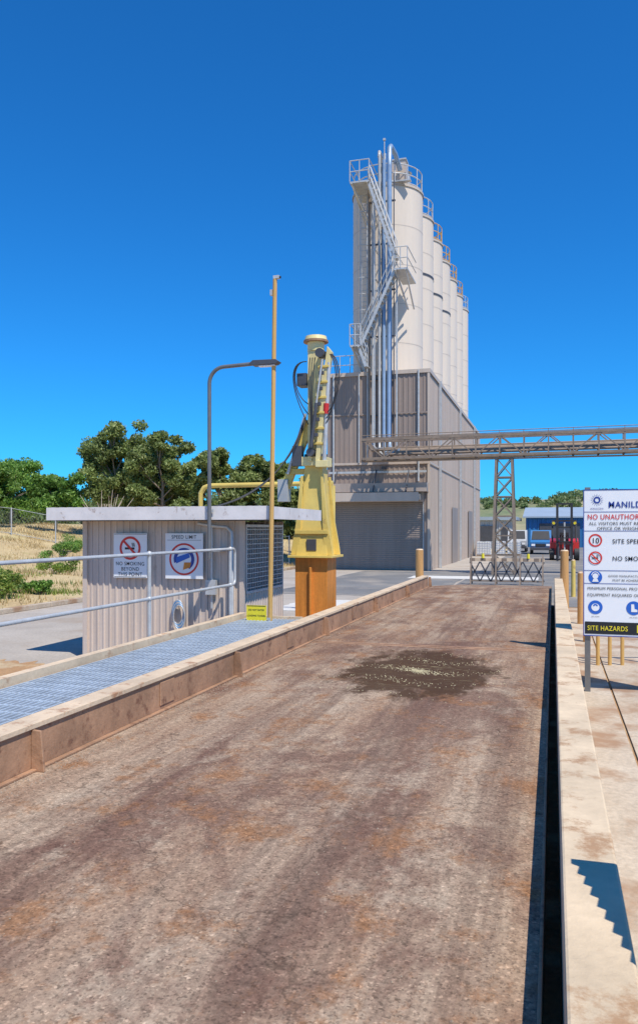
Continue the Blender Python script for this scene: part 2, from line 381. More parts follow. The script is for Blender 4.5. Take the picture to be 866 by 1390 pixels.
blades('green_grass',greenm,scatter(60,50,-24,-14,16,40,.35)+scatter(30,60,-18,-14.4,17,23,.3),.06,.25,.02)
blades('weeds',greenm,[(random.gauss(-5.3,.25),random.uniform(5,11.3),G) for _ in range(500)],.04,.16,.01)
# ---------------------------------------------------------------- chain-link fence
f=B('chain_link_fence')
fx=[(-41+i*2.9,41+i*.4) for i in range(10)]
for (x,y) in fx: f.cyl('post',galv,(x,y,hz(x,y)),(x,y,hz(x,y)+1.7),.04,None,8)
for i in range(9):
    (xa,ya),(xb,yb)=fx[i],fx[i+1]; za,zb=hz(xa,ya),hz(xb,yb)
    for hh in (1.65,.1): f.cyl('rail',galv,(xa,ya,za+hh),(xb,yb,zb+hh),.016,None,6)
    for k_ in range(15):
        for s_ in (0,1):
            u0=k_/14; u1=min(1,max(0,u0+(.32 if s_ else -.32)))
            f.beam('mesh',lampg,(xa+(xb-xa)*u0,ya+(yb-ya)*u0,za+(zb-za)*u0+.1),(xa+(xb-xa)*u1,ya+(yb-ya)*u1,za+(zb-za)*u1+1.65),.008,.008)
f.done()

# ---------------------------------------------------------------- weighbridge
w=B('weighbridge')
w.box('deck',deckm,-3.40,-.04,-4,11.15,-.35,0)
w.box('deck',deckm,-3.40,-.04,11.18,23,-.35,0)
w.box('deck_edge_plate',rustb,-.052,-.037,-4,23,-.3,.006)
for y in (11.06,11.19): w.box('joint_plate',rustb,-3.38,-.06,y,y+.07,.0,.004)
w.add('ramp',deckm,[(-3.4,23.01,0),(-.04,23.01,0),(-.04,31,G+.01),(-3.4,31,G+.01),(-3.4,23.01,G),(-.04,23.01,G)],[(0,1,2,3),(0,3,4),(1,5,2)])
w.box('side_beam_web',rustb,-3.44,-3.405,-4,22.6,-.35,.285)
w.box('side_beam_top',cream,-3.575,-3.385,-4,22.6,.287,.325)
w.box('side_beam_foot',rustb,-3.402,-3.36,-4,22.6,.001,.018)
for i in range(-1,7):
    y=1.05+3.6*i; w.prismY('stiffener',rustb,[(-3.402,.0),(-3.30,.0),(-3.33,.28),(-3.402,.284)],y,y+.02)
for y in (2.9,6.5,10.1,13.7,17.3): w.box('splice_plate',rustb,-3.404,-3.395,y,y+.28,.05,.26)
w.done(.004)
kb=B('concrete_edge_beam')
ys=[-4,1.9,7.9,13.9,19.0,23.2]
for a,c in zip(ys[:-1],ys[1:]): kb.box('beam',kerbm,.035,.25,a,c-.015,G,.30)
kb.done(.012,True)
wk=B('walkway_grating')
for i in range(16):
    x=-4.46+i*.0565; wk.box('bearing_bar',grat,x,x+.014,-3,11.35,.255,.30)
for i in range(72):
    y=-3+i*.2; wk.box('cross_rod',grat,-4.46,-3.60,y,y+.02,.28,.296)
wk.box('dark_under_sheet',darkst,-4.49,-3.60,-3,11.35,.10,.104)  # dark sheet below the bars, darkens the gaps
wk.box('edge_beam',cream,-4.60,-4.50,-3,11.4,.0,.37)
wk.box('inner_angle',galv,-3.597,-3.58,-3,11.4,.18,.312)
wk.box('end_beam',cream,-4.498,-3.6,11.37,11.42,.1,.33)
for i in range(7):
    y=-2+2.2*i
    wk.box('leg',rustb,-4.58,-4.51,y,y+.07,G,.0)
wk.done()
hr=B('handrail')
def arc(cx,cz,r,a0,a1,x,n=8): return [(x,cx+r*math.cos(math.radians(a0+(a1-a0)*i/n)),cz+r*math.sin(math.radians(a0+(a1-a0)*i/n))) for i in range(n+1)]
hr.tube('rail_loop',galv,[(-4.64,-3,1.35),(-4.64,11.2,1.35)]+arc(11.2,1.27,.08,90,0,-4.64)+[(-4.64,11.28,.9)]+arc(11.2,.89,.08,0,-90,-4.64)+[(-4.64,-3,.81)],.021,10)
for y in (.1,3.0,5.8,8.6,11.1):
    hr.cyl('post',galv,(-4.64,y,.05),(-4.64,y,1.35),.023); hr.box('base_plate',galv,-4.68,-4.601,y-.05,y+.05,.05,.24)
    for z in (1.35,.81):
        hr.lathe('ball',galv,(-4.64,y,z),[(.001,-.036),(.025,-.026),(.036,0),(.025,.026),(.001,.036)],12)
hr.done()
for x in (-3.66,.30):
    p=B('timber_post',(x,22.7,G)); p.cyl('post',wood,(x,22.7,G),(x,22.7,1.05),.12,.11,14); p.cyl('cap',cream,(x,22.7,1.05),(x,22.7,1.08),.11,.08,14); p.done()

# ---------------------------------------------------------------- hut
h=B('weighbridge_hut',(-6,12.6,G))
x0,x1,y0,y1=-7.41,-4.66,11.6,13.6; zt=1.78
hp=((0,0),(.62,0),(.70,1),(.92,1))
h.corr('front_wall',hutwall,(x0,y0),(x1,y0),G,zt,.115,.016,pr=hp)
h.corr('side_wall',hutwall,(x1,y1-.02),(x1,y1),G,zt,.115,.016,pr=hp)
h.corr('side_wall_low',hutwall,(x1,y0),(x1,y1),G,.62,.115,.016,pr=hp)
h.corr('back_wall',hutwall,(x1,y1),(x0,y1),G,zt,.115,.016)
h.corr('left_wall',hutwall,(x0,y1),(x0,y0),G,zt,.115,.016)
h.box('corner_trim',hutwall,x1-.02,x1+.05,y0-.045,y0+.03,G,zt); h.box('corner_trim',hutwall,x0-.05,x0+.03,y0-.045,y0+.03,G,zt)
h.box('interior',darkst,x0+.1,x1-.1,y0+.1,y1-.1,G,zt-.05)
h.box('window_frame',galv,x1-.01,x1+.03,y0+.12,y0+.16,.62,1.72); h.box('window_frame',galv,x1-.01,x1+.03,y1-.12,y1-.08,.62,1.72)
h.box('window_frame',galv,x1-.01,x1+.03,y0+.16,y1-.12,1.68,1.72); h.box('window_frame',galv,x1-.01,x1+.03,y0+.16,y1-.12,.62,.66)
for i in range(22):
    y=y0+.2+i*.078; h.box('mesh',galv,x1+.01,x1+.018,y,y+.012,.66,1.68)
for i in range(13):
    z=.7+i*.078; h.box('mesh',galv,x1+.02,x1+.026,y0+.16,y1-.12,z,z+.012)
h.box('roof',rooft,-7.85,-4.07,11.18,13.9,1.84,1.97)
h.box('fascia',rooft,-7.87,-4.05,11.15,11.178,1.79,1.995)
h.box('fascia_side',rooft,-4.068,-4.04,11.18,13.92,1.80,1.99)
h.box('gutter',darkst,-7.8,-4.1,11.3,11.4,1.775,1.838)
for i in range(24):
    xx=-7.82+i*.155; h.box('roof_rib',rooft,xx,xx+.06,11.2,13.88,1.972,1.999)
h.tube('downpipe',galv,[(-5.35,11.5,1.74),(-5.1,11.5,1.7),(-4.86,11.5,1.68),(-4.78,11.5,1.6),(-4.78,11.5,-.2)],.028,10)
h.box('conduit',galv,-5.15,-5.12,11.53,11.56,0.4,1.75)
h.box('junction_box',galv,-5.22,-5.05,11.48,11.56,.62,.85)
h.box('base_channel',darkst,x0-.02,x1+.02,y0-.04,y0-.034,G,G+.09)
for j in range(5):
    pts=[(-5.72+.10*math.cos(a)+.012*j,11.53-.012*j,.33+.19*math.sin(a)-.02*j) for a in [2*math.pi*i/20 for i in range(21)]]
    h.tube('hose_coil',blueh if j%2 else galv,pts,.010,6,False)
h.done()
def nosmoke(s,cx,cz,y,r):
    s.disc('prohibition_ring',red,cx,cz,y-.004,r,r*.8)
    s.quadXZ('cigarette',black,[(cx-r*.5,cz-r*.12),(cx+r*.42,cz-r*.12),(cx+r*.42,cz+r*.06),(cx-r*.5,cz+r*.06)],y-.002)
    for i in range(3): s.quadXZ('smoke',black,[(cx+r*(.2+.1*i),cz+r*.12),(cx+r*(.26+.1*i),cz+r*.12),(cx+r*(.2+.1*i),cz+r*.45),(cx+r*(.14+.1*i),cz+r*.45)],y-.002)
    d=r*.85*.707; q=r*.07
    s.quadXZ('prohibition_bar',red,[(cx-d-q,cz+d-q),(cx+d-q,cz-d-q),(cx+d+q,cz-d+q),(cx-d+q,cz+d+q)],y-.006)
y=11.52
s=B('no_smoking_sign',(-6.55,y,1.2)); s.box('panel',white,-6.86,-6.26,y,y+.02,.86,1.58)
for a in ((-6.85,-6.27,.87,.878),(-6.85,-6.27,1.562,1.57)): s.quadXZ('border',black,[(a[0],a[2]),(a[1],a[2]),(a[1],a[3]),(a[0],a[3])],y-.002)
nosmoke(s,-6.56,1.34,y,.19)
for i,tx in enumerate(('NO SMOKING','BEYOND','THIS POINT')): s.text('text',tx,black,-6.56,1.06-.085*i,y-.003,.083,'CENTER',off=.012)
s.done()
s=B('speed_limit_sign',(-5.6,y,1.2)); s.box('panel',white,-5.93,-5.28,y,y+.02,.86,1.58)
s.quadXZ('band',black,[(-5.9,1.47),(-5.31,1.47),(-5.31,1.475),(-5.9,1.475)],y-.002)
s.text('text','SPEED LIMIT',black,-5.605,1.495,y-.003,.08,'CENTER',off=.014)
s.disc('ring',red,-5.605,1.17,y-.003,.255,.225); s.disc('symbol',navy,-5.605,1.17,y-.003,.18,.125,24,-60,200)
s.quadXZ('symbol_bar',blue,[(-5.74,1.10),(-5.50,1.20),(-5.52,1.27),(-5.74,1.2)],y-.005); s.quadXZ('symbol_tail',orange,[(-5.62,1.0),(-5.5,1.04),(-5.48,1.12),(-5.6,1.12)],y-.006)
s.done()
s=B('caution_sign',(-4.2,11.0,.3)); yy=11.05
s.box('panel',yels,-4.36,-4.05,yy,yy+.012,.14,.52); s.box('bracket',galv,-4.06,-3.99,yy+.013,yy+.03,.3,.34)
for i,tx in enumerate(('DO NOT ENTER','LOADING TUNNEL','WHEN LIGHTS','ARE OPERATING')): s.text('text',tx,black,-4.205,.44-.085*i,yy-.002,.034,'CENTER',off=.05)
for a in ((.145,.155),(.505,.515)): s.quadXZ('border',black,[(-4.35,a[0]),(-4.06,a[0]),(-4.06,a[1]),(-4.35,a[1])],yy-.002)
s.done()
p=B('camera_pole',(-4.0,11.12,G)); p.cyl('pole',yelpole,(-4.02,11.1,G),(-3.93,11.1,5.34),.036,.032,12)
p.box('foot',yelpole,-4.12,-3.92,11.0,11.2,G,G+.02); p.box('bracket',galv,-4.0,-3.965,11.07,11.13,5.1,5.18)
p.box('camera',galv,-3.95,-3.86,11.07,11.13,5.34,5.385); p.cyl('lens',dark,(-3.86,11.1,5.36),(-3.84,11.1,5.36),.018); p.done()
p=B('street_lamp',(-4.98,11.1,1)); X=-4.98
p.tube('pole',lampg,[(X,11.10,1.2),(X,11.10,3.85)]+[(X+.24-.24*math.cos(a),11.10,3.85+.24*math.sin(a)) for a in [math.pi/2*i/8 for i in range(1,9)]]+[(X+.75,11.10,4.11)],.029,10)
p.box('wall_bracket',galv,X-.06,X+.06,11.12,11.57,1.3,1.34); p.box('wall_bracket',galv,X-.06,X+.06,11.12,11.127,1.9,1.95)
p.prismY('lamp_head',darkst,[(X+.66,4.10),(X+.72,4.15),(X+1.08,4.145),(X+1.13,4.11),(X+1.08,4.075),(X+.72,4.07)],11.03,11.17)
p.box('diffuser',white,X+.8,X+1.06,11.05,11.15,4.055,4.071); p.done(.006)

# ---------------------------------------------------------------- sampler crane
cx,cy=-4.55,15.3
c=B('sampling_crane',(cx,cy,G))
c.box('pedestal',orange,cx-.33,cx+.33,cy-.33,cy+.33,G,1.08)
c.box('pedestal_plate',orange,cx-.42,cx+.42,cy-.42,cy+.42,G,G+.03); c.box('pedestal_rib',orange,cx-.02,cx+.02,cy-.40,cy-.331,G+.03,.9)
c.box('mount_plate',yel,cx-.45,cx+.45,cy-.45,cy+.45,1.083,1.13)
zz=[(1.132,.32),(1.75,.26),(2.35,.21),(2.9,.18)]
V=[];F=[]
for z,r in zz: V+=[(cx-r,cy-r,z),(cx+r,cy-r,z),(cx+r,cy+r,z),(cx-r,cy+r,z)]
for i in range(3):
    for k_ in range(4): F.append((4*i+k_,4*i+(k_+1)%4,4*i+4+(k_+1)%4,4*i+4+k_))
c.add('tower_body',yel,V,F)
for dy in (-.30,.26):
    for sx in (-1,1): c.prismY('gusset',yel,[(cx+sx*.25,1.135),(cx+sx*.43,1.135),(cx+sx*.41,1.3),(cx+sx*.32,1.8),(cx+sx*.23,2.7),(cx+sx*.18,2.7)],cy+dy,cy+dy+.04)
for z in (1.55,): c.box('cross_plate',yel,cx-.34,cx+.34,cy-.33,cy-.305,z,z+.08)
c.box('access_opening',darkst,cx-.1,cx+.1,cy-.325,cy-.305,1.22,1.45)
c.box('slew_housing',ylt,cx-.22,cx+.26,cy-.26,cy+.26,2.9,3.08); c.cyl('slew_ring',darkst,(cx,cy,3.08),(cx,cy,3.14),.23,None,24)
c.box('mast',ylt,cx-.13,cx+.12,cy-.14,cy+.14,3.14,5.22); c.cyl('mast_head',ylt,(cx+.0,cy,5.2),(cx+.0,cy,5.38),.17,None,20)
c.cyl('head_flange',rustb,(cx+.0,cy,5.38),(cx+.0,cy,5.42),.25,None,20); c.cyl('head_cap',ylt,(cx+.0,cy,5.42),(cx+.0,cy,5.50),.23,.21,20)
c.box('motor_box',darkst,cx-.34,cx-.14,cy-.2,cy+.1,4.5,4.75); c.box('left_bracket',yel,cx-.55,cx-.17,cy-.08,cy+.08,2.75,2.86)
c.prismY('left_arm',yel,[(cx-.78,2.35),(cx-.62,2.3),(cx-.14,3.5),(cx-.14,3.85),(cx-.24,3.8)],cy-.05,cy+.05)
c.cyl('left_ram',galv,(cx-.55,cy-.12,2.75),(cx-.18,cy-.12,3.95),.03)
c.box('valve_block',darkst,cx-.42,cx-.22,cy-.25,cy-.1,2.9,3.3); c.box('valve_block',pipeg,cx-.78,cx-.56,cy-.1,cy+.1,2.2,2.65)
ya=cy-.3
for sx in (.02,.19):
    c.prismY('boom_plate',ylt,[(cx+sx-.10,3.0),(cx+sx-.02,2.98),(cx+sx+.12,4.3),(cx+sx+.24,5.1),(cx+sx+.14,5.22),(cx+sx+.02,4.4)],ya-.05*(sx>.1),ya+.06)
for z in (3.3,3.6,3.9,4.2,4.5,4.8): c.box('boom_lug',yel,cx-.03+(z-3.0)*.10,cx+.21+(z-3.0)*.09,ya-.08,ya+.07,z,z+.045)
for z in (3.45,3.75,4.05,4.35,4.65): c.box('boom_clamp',darkst,cx+.02+(z-3.0)*.1,cx+.12+(z-3.0)*.1,ya-.14,ya-.09,z,z+.07)
c.cyl('pivot',darkst,(cx+.2,ya-.15,5.08),(cx+.2,ya+.15,5.08),.09,None,16); c.cyl('pivot',darkst,(cx+.0,ya-.12,3.15),(cx+.0,ya+.12,3.15),.08,None,16)
c.cyl('hydraulic_cylinder',darkst,(cx+.03,ya-.14,3.25),(cx+.14,ya-.14,4.1),.035,None,12); c.cyl('hydraulic_rod',galv,(cx+.14,ya-.14,4.1),(cx+.26,ya-.14,4.95),.018)
c.cyl('sample_probe',galv,(cx+.26,ya-.02,2.9),(cx+.36,ya-.02,4.9),.04,None,12); c.cyl('probe_motor',redp,(cx+.30,ya-.03,3.9),(cx+.31,ya-.03,4.1),.055,None,12)
c.box('slew_side',ylt,cx+.1,cx+.34,ya-.08,ya+.1,2.86,2.99)
def bez(p0,p1,p2,p3,n=16):
    p0,p1,p2,p3=map(Vector,(p0,p1,p2,p3)); return [p0*(1-t)**3+p1*3*t*(1-t)**2+p2*3*t*t*(1-t)+p3*t**3 for t in [i/n for i in range(n+1)]]
for j in range(3):
    c.tube('hose',dark,bez((cx+.22,ya,5.1),(cx+.62+.05*j,ya-.1,5.2),(cx+.58+.04*j,ya-.1,4.1),(cx+.30,ya-.05,3.7+.1*j)),.012,6)
    c.tube('hose',dark,bez((cx-.1,ya,4.95),(cx-.45-.05*j,ya,5.0),(cx-.4,ya,4.3),(cx-.05,ya-.05,4.1-.2*j)),.011,6)
    c.tube('hose',dark,bez((cx+.05*j,ya-.1,5.0),(cx-.05+.03*j,ya-.15,4.3),(cx+.1,ya-.2,3.9),(cx-.02+.04*j,ya-.1,3.1)),.012,6)
for j in range(3):
    c.tube('cable',dark,bez((cx-.18,cy-.1,3.95-.06*j),(cx-.35,cy-.6,2.7),(cx-.9-.05*j,cy-1.4,2.1),(-6.1,13.2,2.02)),.015,6)
c.done(.006)
p=B('pipe_height_frame',(-8,19.5,G))
p.tube('pipe',yel,[(-9.0,19.5,G),(-9.0,19.5,2.6),(-8.9,19.5,2.75),(-8.75,19.5,2.8),(-5.3,19.3,2.8)],.065,10)
p.tube('leg',yel,[(-5.3,19.3,2.74),(-5.3,19.3,G)],.065,10); p.done()

# ---------------------------------------------------------------- silo building
sx0,sx1,sy0,sy1,zt=-11.46,-6.09,40.7,70.3,9.8
b=B('silo_building',(-8.8,41,G)); sp=((0,0),(.5,0),(.6,1),(.9,1))
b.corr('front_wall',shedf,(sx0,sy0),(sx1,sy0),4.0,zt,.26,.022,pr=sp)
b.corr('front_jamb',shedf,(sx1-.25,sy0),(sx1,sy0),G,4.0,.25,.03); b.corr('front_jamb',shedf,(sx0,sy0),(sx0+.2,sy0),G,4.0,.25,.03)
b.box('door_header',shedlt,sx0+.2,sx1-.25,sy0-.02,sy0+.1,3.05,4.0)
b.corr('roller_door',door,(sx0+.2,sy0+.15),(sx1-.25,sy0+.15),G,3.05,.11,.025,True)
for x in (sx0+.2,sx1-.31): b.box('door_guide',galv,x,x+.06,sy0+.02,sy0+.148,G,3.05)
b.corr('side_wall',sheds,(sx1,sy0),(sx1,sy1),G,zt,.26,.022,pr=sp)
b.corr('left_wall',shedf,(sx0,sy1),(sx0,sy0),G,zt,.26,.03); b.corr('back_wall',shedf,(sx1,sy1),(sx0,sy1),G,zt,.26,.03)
b.box('roof',shedlt,sx0,sx1,sy0,sy1,zt-.08,zt-.02)
b.box('roof_flashing',shedlt,sx0-.06,sx1+.08,sy0-.09,sy0-.055,zt-.14,zt+.06); b.box('roof_flashing',shedlt,sx1+.055,sx1+.09,sy0-.05,sy1,zt-.14,zt+.06)
b.box('corner_trim',shedlt,sx1-.06,sx1+.07,sy0-.075,sy0-.052,G,zt-.14)
b.box('mid_band',shedlt,sx0,sx1,sy0-.09,sy0-.055,5.0,5.12); b.box('side_band',shedlt,sx1+.055,sx1+.07,sy0,sy1,5.0,5.1)
b.box('upper_band',shedf,sx0,sx1,sy0-.07,sy0-.045,7.6,7.68)
b.box('canopy',shedlt,sx0-.1,sx1-.35,39.6,sy0-.06,3.12,3.42); b.box('canopy_edge',shedlt,sx0-.1,sx1-.35,39.55,39.598,3.05,3.5)
b.box('canopy_top',sheds,sx0-.1,sx1+.0,40.0,sy0-.06,3.55,4.0)
for x in (-10.9,-8.8,-7.1): b.beam('canopy_stay',darkst,(x,39.7,3.45),(x,40.62,4.7),.05,.05)
b.box('cable_tray',galv,sx0+.1,sx1-.1,sy0-.13,sy0-.092,4.55,4.66)
for x in (-11.1,-6.6): b.cyl('wall_downpipe',galv,(x,sy0-.12,4.1),(x,sy0-.12,zt),.05,None,8)
b.box('wall_lamp',darkst,-8.5,-8.2,sy0-.3,sy0-.13,4.75,4.88)
for y in (50,60): b.box('side_door',door,sx1+.055,sx1+.08,y,y+3.,G,3.0)
for y in (44,54,64): b.box('side_downpipe',galv,sx1+.08,sx1+.2,y,y+.12,G,zt)
for i in range(4):
    x=sx0+.1+i*.55; b.cyl('roof_rail_post',galv,(x,sy0+.1,zt),(x,sy0+.1,zt+1.0),.022,None,6)
for z in (.5,1.): b.cyl('roof_rail',galv,(sx0+.1,sy0+.1,zt+z),(sx0+1.8,sy0+.1,zt+z),.022,None,6)
for x in (-9.75,-9.3): b.box('wall_mullion',galv,x,x+.06,sy0-.14,sy0-.093,5.1,zt)
b.done()
SX,SR=-8.83,1.93
for i in range(7):
    yc=43.75+4.1*i; o=B('grain_silo',(SX,yc,zt)); T=20.15
    o.lathe('shell',silo_m,(SX,yc,0),[(SR,zt-.3),(SR,T)],96)
    for z in (11.6,13.7,15.8,17.9): o.lathe('seam',silo_b,(SX,yc,0),[(SR+.006,z),(SR+.006,z+.035)],96)
    o.lathe('rim',silo_b,(SX,yc,0),[(SR+.05,T-.12),(SR+.05,T+.002)],96); o.lathe('roof_cone',silo_m,(SX,yc,0),[(SR+.05,T),(.3,T+.45)],64); o.lathe('roof_cap',silo_m,(SX,yc,0),[(.3,T+.45),(.001,T+.5)],32)
    if i in (1,2,3): o.lathe('dark_band',darkst,(SX,yc,0),[(SR+.03,16.6),(SR+.03,16.72)],64)
    rc=galv if i in (0,1,6) else yelpole
    for k_ in range(16):
        a=2*math.pi*k_/16; px,py=SX+(SR-.03)*math.cos(a),yc+(SR-.03)*math.sin(a); o.cyl('rail_post',rc,(px,py,T),(px,py,T+1.05),.03,None,6)
    for z in (.1,.55,1.05): o.tube('guard_rail',rc,[(SX+(SR-.03)*math.cos(2*math.pi*k_/24),yc+(SR-.03)*math.sin(2*math.pi*k_/24),T+z) for k_ in range(25)],.03,6,False)
    o.cyl('vent_filter',galv,(SX+.9,yc,T+.2),(SX+.9,yc,T+1.2),.35,None,16); o.cyl('vent_cap',galv,(SX+.9,yc,T+1.2),(SX+.9,yc,T+1.32),.45,.2,16)
    o.box('hatch',galv,SX-.6,SX-.1,yc-.3,yc+.3,T+.3,T+.75)
    if i==0:
        o.box('filter_house',shedlt,SX+.35,SX+1.2,yc-1.2,yc-.5,T+.1,T+1.45); o.box('filter_base',galv,SX+.3,SX+1.25,yc-1.25,yc-.45,T+1.45,T+1.52); o.cyl('fill_pipe',galv,(SX+.1,yc-1.4,T),(SX+.1,yc-1.4,T+1.8),.08)
        for k_ in range(5): o.cyl('manifold_pipe',darkst if k_%2 else galv,(SX-.3+.18*k_,yc-1.0,T),(SX-.3+.18*k_,yc-1.0,T+1.2+.15*(k_%3)),.05)
        o.box('top_walkway',galv,SX-1.5,SX+1.6,yc-1.9,yc-1.6,T,T+.06)
    o.done()
st=B('access_stair',(-8.6,40,zt)); yA,yB=39.45,39.95
def flight(xa,za,xb,zb):
    for yy in (yA,yB):
        st.beam('stringer',galv,(xa,yy,za),(xb,yy,zb),.05,.14)
        for hh in (.5,1.0): st.cyl('handrail',galv,(xa,yy,za+hh),(xb,yy,zb+hh),.024,None,6)
    n=int(abs(zb-za)/.3)
    for i in range(n+1):
        u=i/n; x=xa+(xb-xa)*u; z=za+(zb-za)*u; st.box('tread',pipeg,x-.12,x+.12,yA,yB,z-.02,z+.02)
        if i%3==0:
            for yy in (yA,yB): st.cyl('baluster',galv,(x,yy,z),(x,yy,z+1.0),.018,None,6)
def plat(x0,x1,z,y0=39.3,y1=41.9):
    st.box('platform',galv,x0,x1,y0,y1,z-.08,z)
    for hh in (.5,1.05):
        for (p,q) in (((x0,y0),(x1,y0)),((x0,y0),(x0,y1)),((x1,y0),(x1,y1))): st.cyl('platform_rail',galv,(*p,z+hh),(*q,z+hh),.026,None,6)
    for x in (x0,(x0+x1)/2,x1): st.cyl('platform_post',galv,(x,y0,z),(x,y0,z+1.05),.026,None,6)
    st.beam('brace',galv,(x0+.1,y0,z-.08),(x0+.3,y1,z-1.4),.07,.07); st.beam('brace',galv,(x1-.1,y0,z-.08),(x1-.1,y1,z-1.4),.07,.07)
plat(-9.9,-8.9,19.3); flight(-8.95,19.2,-7.6,15.3); plat(-7.65,-6.95,14.7); flight(-7.6,14.7,-9.35,11.0); plat(-9.9,-9.35,11.0); flight(-9.5,11.,-9.1,9.9)
st.beam('kick_brace',galv,(-9.8,39.4,19.2),(-9.1,41.4,17.3),.08,.08)
for (x,za,zb) in ((-8.78,5.8,19.3),(-7.62,5.8,14.7)): st.beam('stair_column',galv,(x,40.05,za),(x,40.05,zb),.07,.07)
for z in (11.5,13,14.5,16,17.5,19): st.beam('column_tie',galv,(-8.75,40.05,z),(-8.75,41.9,z),.05,.05)
for x in (-9.72,-9.36): st.beam('ladder_rail',galv,(x,40.9,zt),(x,40.9,19.3),.05,.05)
for i in range(31): st.cyl('ladder_rung',galv,(-9.72,40.9,zt+.2+.3*i),(-9.36,40.9,zt+.2+.3*i),.016,None,6)
for i in range(9):
    z=12.2+.85*i; st.tube('cage_hoop',galv,[(-9.54-.33*math.cos(a),40.9-.5*math.sin(a),z) for a in [math.pi*k_/8 for k_ in range(9)]],.018,5,False)
for a in (.5,1.57,2.6): st.cyl('cage_strap',galv,(-9.54-.33*math.cos(a),40.9-.5*math.sin(a),12.2),(-9.54-.33*math.cos(a),40.9-.5*math.sin(a),19),.014,None,5)
st.cyl('lightning_mast',galv,(-8.5,41.2,20),(-8.5,41.2,22.1),.03,None,6); st.box('mast_light',galv,-8.56,-8.44,41.14,41.26,22.1,22.2)
st.done()
gt=B('pipe_gantry',(-2,39.5,G)); gy0,gy1=38.2,39.1
def lvl(x): return 5.62+.006*(x+8)
for i,(x,m,r) in enumerate([(-8.60,pipeg,.075),(-8.36,bluest,.10),(-8.08,bluest,.13),(-9.14,brownst,.065),(-8.96,pipeg,.05)]):
    yv=40.42; zb=5.30+.09*i; yb=38.45+.11*i
    gt.tube('riser_pipe',m,[(x,yv,21.0-.3*i),(x,yv,zb+.9),(x+.05,yv-.2,zb+.35),(x+.35,(yv+yb)/2,zb+.06),(x+.9,yb,zb)],r,12)
    gt.tube('gantry_pipe',brownst,[(x+.9,yb,zb),(24,yb,zb+.15)],r*.9,12)
gt.cyl('thin_conduit',darkst,(-8.48,40.5,zt),(-8.48,40.5,20.6),.035,None,8); gt.cyl('thin_conduit',darkst,(-7.86,40.5,5.6),(-7.86,40.5,20.0),.03,None,8)
gt.tube('pipe_top_bend',bluest,[(-8.08,40.42,20.3),(-8.08,40.5,21.3),(-8.1,40.9,21.6),(-8.0,41.6,21.5),(-7.9,42.4,21.0)],.13,12)
gt.tube('pipe_top_bend',pipeg,[(-8.62,40.42,20.9),(-8.62,40.5,21.2),(-8.7,41,21.4),(-8.7,42,21.0)],.085,12)
for z in (7.5,9.4,11.6,14,16.4,18.6): gt.box('pipe_clamp',darkst,-9.2,-7.8,40.54,40.64,z,z+.07)
xs=[-9.0+i*1.1 for i in range(31)]
for yy in (gy0,gy1):
    for z in (-.52,.42): gt.beam('chord',brownst,(xs[0],yy,lvl(xs[0])+z),(xs[-1],yy,lvl(xs[-1])+z),.09,.12)
    gt.cyl('walk_rail',brownst,(xs[0],yy,lvl(xs[0])+.62),(xs[-1],yy,lvl(xs[-1])+.62),.02,None,6)
    for i in range(30):
        a,c_=xs[i],xs[i+1]; gt.beam('vertical',brownst,(a,yy,lvl(a)-.52),(a,yy,lvl(a)+.42),.06,.06); gt.cyl('rail_post',brownst,(a,yy,lvl(a)+.42),(a,yy,lvl(a)+.62),.015,None,5)
        gt.beam('diagonal',brownst,(a,yy,lvl(a)-.52 if i%2 else lvl(a)+.42),(c_,yy,lvl(c_)+.42 if i%2 else lvl(c_)-.52),.05,.05)
for a in xs: gt.box('cross_member',brownst,a-.04,a+.04,gy0,gy1,lvl(a)-.62,lvl(a)-.55)
gt.box('tray',brownst,xs[0],xs[-1],gy0+.1,gy1-.1,4.98,5.0)
def tower(xc,w0,w1,ztop):
    L=lambda sx,sy,z:(xc+sx*(w0+(w1-w0)*(z-G)/(ztop-G)),38.65+sy*(w0+(w1-w0)*(z-G)/(ztop-G)),z)
    for sx in (-1,1):
        for sy in (-1,1): gt.beam('tower_leg',brownst,L(sx,sy,G),L(sx,sy,ztop),.11,.11)
    n=6
    for i in range(n):
        za=G+(ztop-G)*i/n; zb=G+(ztop-G)*(i+1)/n
        for q,r_ in (((-1,-1),(1,-1)),((-1,1),(1,1)),((-1,-1),(-1,1)),((1,-1),(1,1))):
            gt.beam('tower_ring',brownst,L(*q,zb),L(*r_,zb),.06,.06); gt.beam('tower_brace',brownst,L(*q,za),L(*r_,zb),.05,.05); gt.beam('tower_brace',brownst,L(*r_,za),L(*q,zb),.05,.05)
tower(-2.2,.52,.36,5.0); tower(12.5,.52,.36,5.05)
gt.done()

# ---------------------------------------------------------------- trestle barrier
yb=31.4; t_=B('trestle_barrier',(-1.7,yb,G)); gz=G+.02
for i in range(14):
    x=-3.1+i*.2
    t_.box('rail_stripe',(cream if i%2 else brownst),x,x+.2,yb-.02,yb+.02,gz+.88,gz+1.0)
t_.beam('bottom_rail',brownst,(-3.05,yb,gz+.12),(-.32,yb,gz+.12),.05,.05)
for i in range(7):
    x=-3.0+i*.40; t_.beam('lattice',darkst,(x-.1,yb,gz+.12),(x+.28,yb,gz+.86),.05,.05); t_.beam('lattice',darkst,(x+.28,yb,gz+.12),(x-.1,yb,gz+.86),.05,.05)
for x in (-3.05,-2.1,-1.2,-.37):
    for dy in (-.35,.35): t_.beam('leg',brownst,(x,yb+dy,gz),(x,yb,gz+1.15),.05,.05)
for x in (-2.6,-.9): t_.cyl('warning_lamp',yels,(x,yb,gz+1.0),(x,yb,gz+1.18),.06,.05,12)
t_.done()

